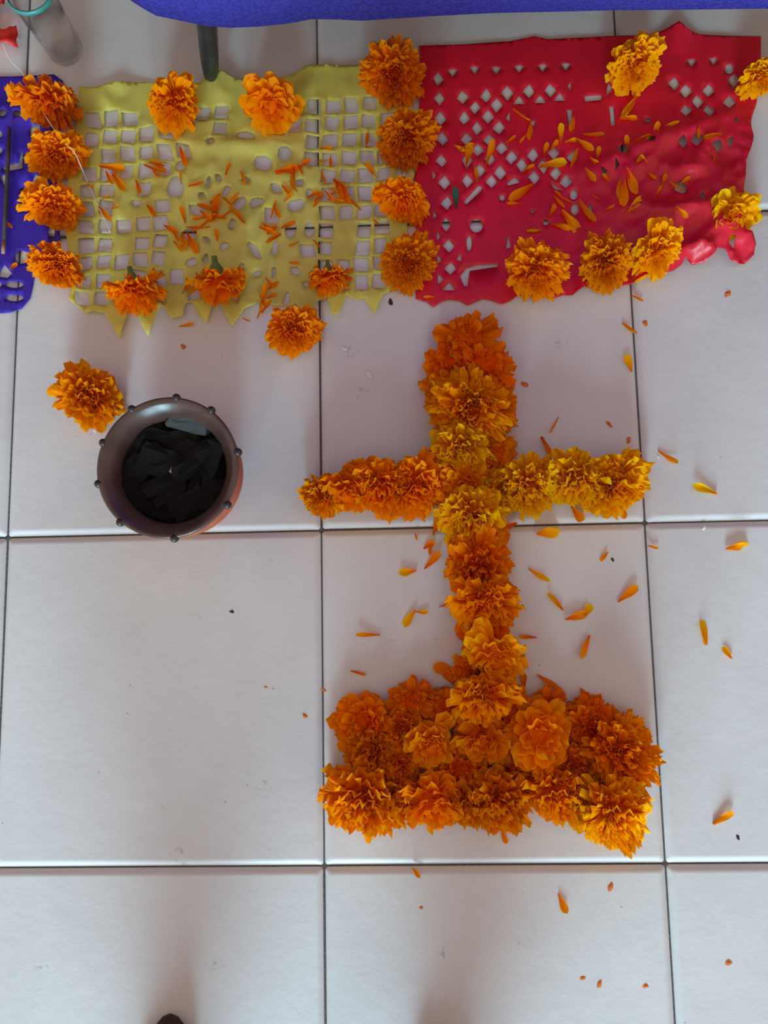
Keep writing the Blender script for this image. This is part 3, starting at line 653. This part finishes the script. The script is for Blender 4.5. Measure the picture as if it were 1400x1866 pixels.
for a in (84, 122, 158, 192, 229, 276, 327, 11, 53):
    k = obj('knob', KM, None, pot); q = math.radians(a); k.location = (.0815*math.cos(q), .0815*math.sin(q), .0965)
# charcoal
M_coal = plain('charcoal', (0.006, 0.0055, 0.0055), 0.5, 0.5, 120, 0.25, .6)
M_ash = plain('ashen_charcoal', (0.07, 0.10, 0.105), 0.25, 0.95, 110, 0.7, .6)
M_chip = plain('pale_chip', (0.45, 0.30, 0.24), 0.6, .2, 90)
def coal(px, py, z, l, wd, h, ang, label, mat=M_coal, group='charcoal pieces in the burner', seed=0):
    bm = bmesh.new(); bmesh.ops.create_cube(bm, size=1.0); bmesh.ops.subdivide_edges(bm, edges=bm.edges[:], cuts=3, use_grid_fill=True)
    q = random.Random(seed)
    for v in bm.verts:
        n = v.co.normalized()*0.62; v.co = v.co.lerp(n, .30)+Vector((q.uniform(-.06, .06), q.uniform(-.10, .10), q.uniform(-.10, .10)))
    me = bpy.data.meshes.new('charcoal'); bm.to_mesh(me); bm.free()
    o = obj('charcoal_piece', me, mat); p = at(px, py, z+h/2); o.location = (p.x, p.y, z+h/2)
    o.scale = (l, wd, h); o.rotation_euler = (q.uniform(-.3, .3), q.uniform(-.25, .25), math.radians(ang))
    tag(o, label, 'charcoal', group)
coal(345, 773, .064, .050, .016, .016, -14, 'grey ashen charcoal piece with pale sheen against the upper rim', M_ash, seed=1)
coal(293, 796, .058, .040, .016, .016, -12, 'narrow charcoal stick along the upper left inside the burner', seed=2)
coal(272, 780, .056, .030, .024, .018, 40, 'charcoal piece at the upper left of the heap', seed=3)
coal(290, 842, .056, .045, .035, .022, -25, 'broad flat charcoal lump left of centre in the burner', seed=4)
coal(254, 858, .056, .038, .030, .020, 55, 'charcoal piece at the far left of the heap', seed=5)
coal(358, 838, .062, .060, .020, .020, 40, 'long charcoal bar running diagonally right of centre', seed=6)
coal(390, 838, .056, .046, .024, .022, 70, 'charcoal piece against the right inner wall', seed=7)
coal(366, 872, .060, .052, .010, .012, 50, 'thin charcoal sliver running diagonally toward the lower right', seed=8)
coal(300, 888, .060, .050, .020, .018, 15, 'charcoal piece just below the centre of the heap', seed=9)
coal(255, 905, .056, .046, .018, .018, -58, 'slanted charcoal stick at the lower left of the heap', seed=10)
coal(295, 928, .056, .040, .020, .018, -20, 'charcoal piece at the bottom left of the heap', seed=11)
coal(345, 915, .057, .048, .030, .020, 30, 'broad charcoal piece at the lower right of the heap', seed=12)
coal(385, 900, .055, .040, .026, .020, 75, 'charcoal piece at the right below the diagonal bar', seed=13)
coal(335, 812, .052, .045, .035, .018, 10, 'flat charcoal piece under the ashen one', seed=14)
coal(315, 866, .048, .080, .075, .018, 0, 'wide charcoal lump at the bottom of the heap', seed=15)
coal(350, 945, .055, .034, .018, .016, 10, 'small charcoal piece at the very bottom of the heap', seed=16)
coal(248, 815, .054, .040, .024, .018, 60, 'charcoal piece against the left inner wall, upper of two', seed=18)
coal(238, 860, .052, .034, .020, .016, 85, 'charcoal piece against the left inner wall, lower of two', seed=19)
coal(312, 905, .066, .040, .013, .013, 35, 'short charcoal stick lying on top near the centre of the heap', seed=20)
coal(318, 858, .072, .008, .009, .006, 60, 'small pale tan chip lying on the charcoal', M_chip, 'chips in the burner', seed=17)

# ------------------------------------------------------------------ altar table, leg and cloth
M_black = plain('black_metal', (0.018, 0.020, 0.024), 0.32, 0.3, 60, 0.5)
M_cloth, nt, b = newmat('blue_violet_felt')
geo = N(nt, 'ShaderNodeNewGeometry'); f = noise_n(nt, geo.outputs['Position'], 260, 3)
nt.links.new(ramp(nt, f, [(0.3, (0.040, 0.036, 0.30)), (0.7, (0.075, 0.066, 0.42))]), b.inputs['Base Color']); b.inputs['Roughness'].default_value = 0.95
b.inputs['Specular IOR Level'].default_value = 0.05; b.inputs['Sheen Weight'].default_value = 0.0
bump(nt, f, .5, .002, b)
M_dot = plain('pink_dot', (0.75, 0.05, 0.12), 0.8, .1, 50)
ZH, ZT = 0.14, 0.86
foot = at(385, 146, 0); knee = at(377, 45, 0.10); dirv = (knee-foot).normalized()
table = empty('altar_table', (foot.x, foot.y, 0))
tag(table, 'table with black metal legs under the blue cloth at the top edge', 'table')
def leg(f0, d):
    top = f0+d*(ZT/d.z); n = 9
    pts = [f0+(top-f0)*t for t in (0.004, .012, .03, .06, .15, .3, .6, 1.0)]
    V, F = tube([p-Vector((foot.x, foot.y, 0)) for p in pts], [.006, .0095, .0112, .0122, .0128, .0130, .0130, .0130], 20)
    return obj('leg', mesh('leg', V, F), M_black, table), top
_, top0 = leg(foot, dirv)
for dx, dy, sx, sy in ((1.25, 0.02, -1, 1), (0, .62, 1, -1), (1.25, .62, -1, -1)):
    leg(foot+Vector((dx, dy, 0)), Vector((dirv.x*sx, dirv.y*sy, dirv.z)))
tx0, tx1, ty0, ty1 = top0.x-.06, top0.x+1.34, top0.y-.03, top0.y+.62
o = obj('table_top', mesh('table_top', *box(tx0-foot.x, tx1-foot.x, ty0-foot.y, ty1-foot.y, ZT-.001, ZT+.022), smooth=False), plain('board', (.25, .16, .1), .6), table)
# the cloth: lies on the board, hangs over the front edge; the hem follows the line seen in the photograph
HEM = [(225, -14), (240, 0), (262, 14), (285, 27), (330, 36), (372, 45), (420, 49), (470, 47), (520, 42), (570, 33), (620, 34), (660, 36), (720, 32), (800, 27), (900, 22), (1000, 20), (1120, 17), (1250, 16), (1400, 14), (1500, 12)]
hem3 = []
for i in range(len(HEM)-1):
    for k in range(6):
        t = k/6; hem3.append(at(HEM[i][0]*(1-t)+HEM[i+1][0]*t, HEM[i][1]*(1-t)+HEM[i+1][1]*t, ZH))
front = ty0-.004
V, F = [], []; rows = 22; n = len(hem3)
for j in range(rows):
    for i, p in enumerate(hem3):
        if j < 12:
            u = j/11; e = u*u*(3-2*u)
            y = p.y*(1-e)+front*e; z = ZH+(ZT+.024-ZH)*u; x = p.x
            y += .006*math.sin(i*.45+u*2)*u*(1-u)*2
        else:
            u = (j-11)/(rows-12); y = front+.004+u*(ty1-front-.01); z = ZT+.0245; x = p.x
        V.append((x, y, z))
for j in range(rows-1):
    for i in range(n-1): F.append((j*n+i, j*n+i+1, (j+1)*n+i+1, (j+1)*n+i))
cl = obj('altar_cloth', mesh('altar_cloth', V, F), M_cloth); md = cl.modifiers.new('t', 'SOLIDIFY'); md.thickness = .0025; md.offset = 0
tag(cl, 'blue-violet felt cloth hanging over the table along the top edge', 'cloth')
for px in (386, 447, 520, 600):
    p = at(px, -1, ZH+.012); bv, bf = lathe([(.0002, .0016), (.003, .0014), (.0042, .0004), (.0042, 0)], 14)
    d = obj('dot', mesh('dot', bv, bf), M_dot, cl); d.location = (p.x, p.y-.004, p.z-.003); d.rotation_euler = (math.radians(60), 0, 0)

# ------------------------------------------------------------------ small things in the upper left
M_clear, nt, b = newmat('clear_plastic'); nt.nodes.remove(b)
tr = N(nt, 'ShaderNodeBsdfTransparent'); tr.inputs[0].default_value = (.975, .975, .97, 1); gs = N(nt, 'ShaderNodeBsdfGlossy'); gs.inputs['Roughness'].default_value = .12
lw = N(nt, 'ShaderNodeLayerWeight'); lw.inputs[0].default_value = .5; fr = N(nt, 'ShaderNodeMath', operation='POWER'); fr.inputs[1].default_value = 3.5; nt.links.new(lw.outputs['Facing'], fr.inputs[0]); mx = N(nt, 'ShaderNodeMixShader')
nt.links.new(fr.outputs[0], mx.inputs[0]); nt.links.new(tr.outputs[0], mx.inputs[1]); nt.links.new(gs.outputs[0], mx.inputs[2]); nt.links.new(mx.outputs[0], nt.nodes['Material Output'].inputs[0])
M_teal = plain('teal_rim', (.05, .24, .22), .4, .2, 60)
gp = at(122, 94, 0); gz = .105
gl = empty('plastic_stand_in', (gp.x, gp.y, 0)); tag(gl, 'clear cup with a teal rim standing in for hazy clear plastic in the upper left corner', 'cup')  # this cup only approximates the hazy clear plastic in the corner
gt = at(70, -6, gz); off = Vector((gt.x-gp.x, gt.y-gp.y))
print('cup lean', off)
obj('bowl', mesh('bowl', *lathe([(.001, .001), (.022, .001), (.0235, .004), (.0255, .05), (.0285, .1), (.0275, .1), (.0245, .05), (.0222, .008), (.001, .007)], 48)), M_clear, gl)
obj('rim', mesh('rim', *lathe([(.0276, .099), (.0297, .099), (.0302, .102), (.0297, .1055), (.0276, .1055), (.0270, .102), (.0276, .099)], 48)), M_teal, gl)
M_rib = plain('red_ribbon', (.72, .03, .02), .45, .15, 40, .4)
# red ribbon knot
V, F = [], []; nu, nv = 16, 7
for i in range(nu):
    for j in range(nv):
        u, v = i/(nu-1), j/(nv-1); p = at(-46+84*u, 58+34*v-4*math.sin(u*6), 0)
        h = .010+.007*math.sin(u*7.5+v*2.2)+.005*math.sin(v*6+u*3)-.004*(u > .9); V.append((p.x, p.y, max(.003, h)))
for i in range(nu-1):
    for j in range(nv-1): F.append((i*nv+j, i*nv+j+1, (i+1)*nv+j+1, (i+1)*nv+j))
rb = obj('red_ribbon', mesh('red_ribbon', V, F), M_rib); md = rb.modifiers.new('t', 'SOLIDIFY'); md.thickness = .0006
tag(rb, 'bright red ribbon end at the left edge with a white thread', 'ribbon')
V, F = [], []
for i in range(nu):
    for j in range(nv):
        u, v = i/(nu-1), j/(nv-1); p = at(-40+60*u, 6+24*v+5*math.sin(u*4), 0)
        h = .012+.008*math.sin(u*6+v*3)+.004*math.sin(v*7); V.append((p.x, p.y, max(.003, h)))
F = [(i*nv+j, i*nv+j+1, (i+1)*nv+j+1, (i+1)*nv+j) for i in range(nu-1) for j in range(nv-1)]
r2 = obj('red_ribbon', mesh('red_ribbon', V, F), M_rib); md = r2.modifiers.new('t', 'SOLIDIFY'); md.thickness = .0006
tag(r2, 'smaller crumpled red ribbon scrap in the top left corner', 'ribbon')
M_thread = plain('white_thread', (.85, .83, .80), .6, .05, 50)
TH = [(5, 78, .016), (12, 98, .014), (24, 116, .012), (40, 132, .012), (55, 160, .018), (75, 198, .045), (100, 238, .046), (120, 262, .046), (136, 278, .045), (146, 300, .036), (160, 333, .007), (178, 372, .007), (205, 432, .006)]
TS = []
for i in range(len(TH)-1):
    a0, a1, a2, a3 = [Vector(TH[max(0, min(len(TH)-1, i+d))]) for d in (-1, 0, 1, 2)]
    for k in range(5):
        t = k/5; q = .5*((2*a1)+(a2-a0)*t+(2*a0-5*a1+4*a2-a3)*t*t+(3*a1-a0-3*a2+a3)*t**3)
        TS.append(at(q.x, q.y, max(.003, q.z)))
tv, tf = tube(TS, .00055, 6)
tag(obj('thread', mesh('thread', tv, tf), M_thread), 'white thread running from the red ribbon across two marigolds', 'thread')
M_stick = plain('stick', (.06, .042, .04), .7, .3, 60)
SK = [(17, 232, .012), (15, 290, .011), (10, 380, .010), (6, 456, .009)]
sv, sf = tube([at(*q) for q in SK], [.0022, .0026, .0026, .0022], 10)
st = obj('incense_stick', mesh('incense_stick', sv, sf), M_stick); tag(st, 'thin dark incense stick lying on the violet banner', 'stick')
tv, tf = tube([at(7, 440, .0092), at(5.5, 462, .009)], [.0027, .0022], 10)
obj('tip', mesh('tip', tv, tf), plain('bare_wood', (.35, .2, .12), .7), st)['label'] = 'bare tan tip'

# ------------------------------------------------------------------ photographer: only a toe is in frame, the legs shade the tiles
M_skin = plain('skin', (.30, .12, .075), .55, .1, 30, .4)
M_trous = plain('trousers', (.035, .04, .055), .9, .2, 200, .1)
M_shirt = plain('shirt', (.22, .10, .09), .9, .1, 200, .1)
M_sandal = plain('sandal', (.05, .028, .02), .6, .2, 60, .3)
def skin(name, pts, edges, mat, parent=None, root=0, sub=2):
    me = bpy.data.meshes.new(name); me.from_pydata([p[:3] for p in pts], edges, []); o = obj(name, me, mat, parent)
    m = o.modifiers.new('skin', 'SKIN'); m.use_smooth_shade = True
    for i, p in enumerate(pts):
        sv = me.skin_vertices[0].data[i]; sv.radius = (p[3], p[4] if len(p) > 4 else p[3]); sv.use_root = (i == root)
    s_ = o.modifiers.new('sub', 'SUBSURF'); s_.levels = sub; s_.render_levels = sub
    return o
FL, FR = at(300, 1906, .02), at(805, 1935, .02)
per = empty('person', ((FL.x+FR.x)/2, FL.y-.22, 0))
tag(per, 'standing person whose brown toe shows at the bottom edge, dark trousers', 'person')
ox, oy = per.location.x, per.location.y
def L(x, y, z, *r): return (x-ox, y-oy, z, *r)
hx = ox
body = skin('body', [L(hx, oy-.10, .92, .15, .11), L(hx, oy-.10, 1.10, .14, .10), L(hx, oy-.08, 1.30, .16, .11), L(hx, oy-.07, 1.42, .10, .08), L(hx, oy-.05, 1.50, .05), L(hx, oy-.02, 1.58, .075, .09), L(hx, oy-.03, 1.68, .08, .095), L(hx, oy-.03, 1.75, .05),
    L(hx-.09, oy-.09, .84, .085), L(FL.x, FL.y-.20, .46, .058), L(FL.x, FL.y-.22, .09, .038), L(FL.x, FL.y-.12, .045, .036, .03), L(FL.x, FL.y-.035, .025, .038, .020),
    L(hx+.09, oy-.09, .84, .085), L(FR.x, FR.y-.20, .46, .058), L(FR.x, FR.y-.22, .09, .038), L(FR.x, FR.y-.12, .045, .036, .03), L(FR.x, FR.y-.035, .025, .038, .020),
    L(hx-.19, oy-.07, 1.38, .055), L(hx-.24, oy-.02, 1.12, .042), L(hx-.10, oy+.16, 1.06, .030), L(hx+.19, oy-.07, 1.38, .055), L(hx+.24, oy-.02, 1.12, .042), L(hx+.10, oy+.16, 1.06, .030)],
    [(0, 1), (1, 2), (2, 3), (3, 4), (4, 5), (5, 6), (6, 7), (0, 8), (8, 9), (9, 10), (10, 11), (11, 12), (0, 13), (13, 14), (14, 15), (15, 16), (16, 17), (3, 18), (18, 19), (19, 20), (3, 21), (21, 22), (22, 23)], M_skin, per)
# hands with five fingers, held together as around a phone
for s in (-1, 1):
    wx, wy, wz = hx+.10*s, oy+.16, 1.06
    P = [L(wx, wy, wz, .024), L(wx-.012*s, wy+.045, wz-.005, .030, .014)]; Eg = [(0, 1)]
    for k in range(4):
        fx = wx-.012*s+(-.027+.018*k); ln = (.062, .074, .070, .055)[k]
        i = len(P); P += [L(fx, wy+.082, wz-.004, .0095), L(fx, wy+.082+ln*.55, wz-.014, .0085), L(fx, wy+.082+ln*.8, wz-.038, .0075)]; Eg += [(1, i), (i, i+1), (i+1, i+2)]
    i = len(P); P += [L(wx-.044*s, wy+.05, wz, .010), L(wx-.058*s, wy+.085, wz-.004, .009)]; Eg += [(1, i), (i, i+1)]
    skin('hand', P, Eg, M_skin, per, sub=1)
# toes of the left foot, the ones that reach into the picture
for k, (dx, dy, r) in enumerate(((.026, .004, .0125), (.009, .008, .0095), (-.006, .002, .009), (-.019, -.008, .0085), (-.031, -.020, .0080))):
    for f_ in (FL, FR):
        sx = 1 if f_ is FL else -1
        skin('toe', [L(f_.x+dx*sx*.9, f_.y-.05, .022, r), L(f_.x+dx*sx, f_.y-.018+dy, .020, r), L(f_.x+dx*sx, f_.y+dy, .015, r*.9)], [(0, 1), (1, 2)], M_skin, per, sub=1)
# clothes: trousers and shirt as slightly larger skins over the body
skin('trousers', [L(hx, oy-.10, .98, .158, .118), L(hx, oy-.10, .90, .160, .12), L(hx-.09, oy-.09, .82, .098), L(FL.x, FL.y-.20, .46, .085), L(FL.x, FL.y-.21, .10, .085), L(hx+.09, oy-.09, .82, .098), L(FR.x, FR.y-.20, .46, .112), L(FR.x, FR.y-.20, .10, .128)],
     [(0, 1), (1, 2), (2, 3), (3, 4), (1, 5), (5, 6), (6, 7)], M_trous, per, root=1)
skin('shirt', [L(hx, oy-.10, .96, .165, .125), L(hx, oy-.10, 1.10, .155, .115), L(hx, oy-.08, 1.30, .172, .122), L(hx, oy-.07, 1.42, .112, .092), L(hx-.19, oy-.07, 1.38, .068), L(hx-.23, oy-.03, 1.20, .06), L(hx+.19, oy-.07, 1.38, .068), L(hx+.23, oy-.03, 1.20, .06)],
     [(0, 1), (1, 2), (2, 3), (3, 4), (4, 5), (3, 6), (6, 7)], M_shirt, per)
for f_ in (FL, FR):
    V = [L(f_.x+q*.046*(1-.12*abs(t)), f_.y-.11+t*.135, z)[:3] for z in (0.0005, .010) for (q, t) in [(math.cos(a), math.sin(a)) for a in [2*math.pi*k/28 for k in range(28)]]]
    F = [(k, (k+1) % 28, 28+(k+1) % 28, 28+k) for k in range(28)]+[tuple(range(28))[::-1], tuple(range(28, 56))]
    obj('sandal_sole', mesh('sandal_sole', V, F), M_sandal, per)
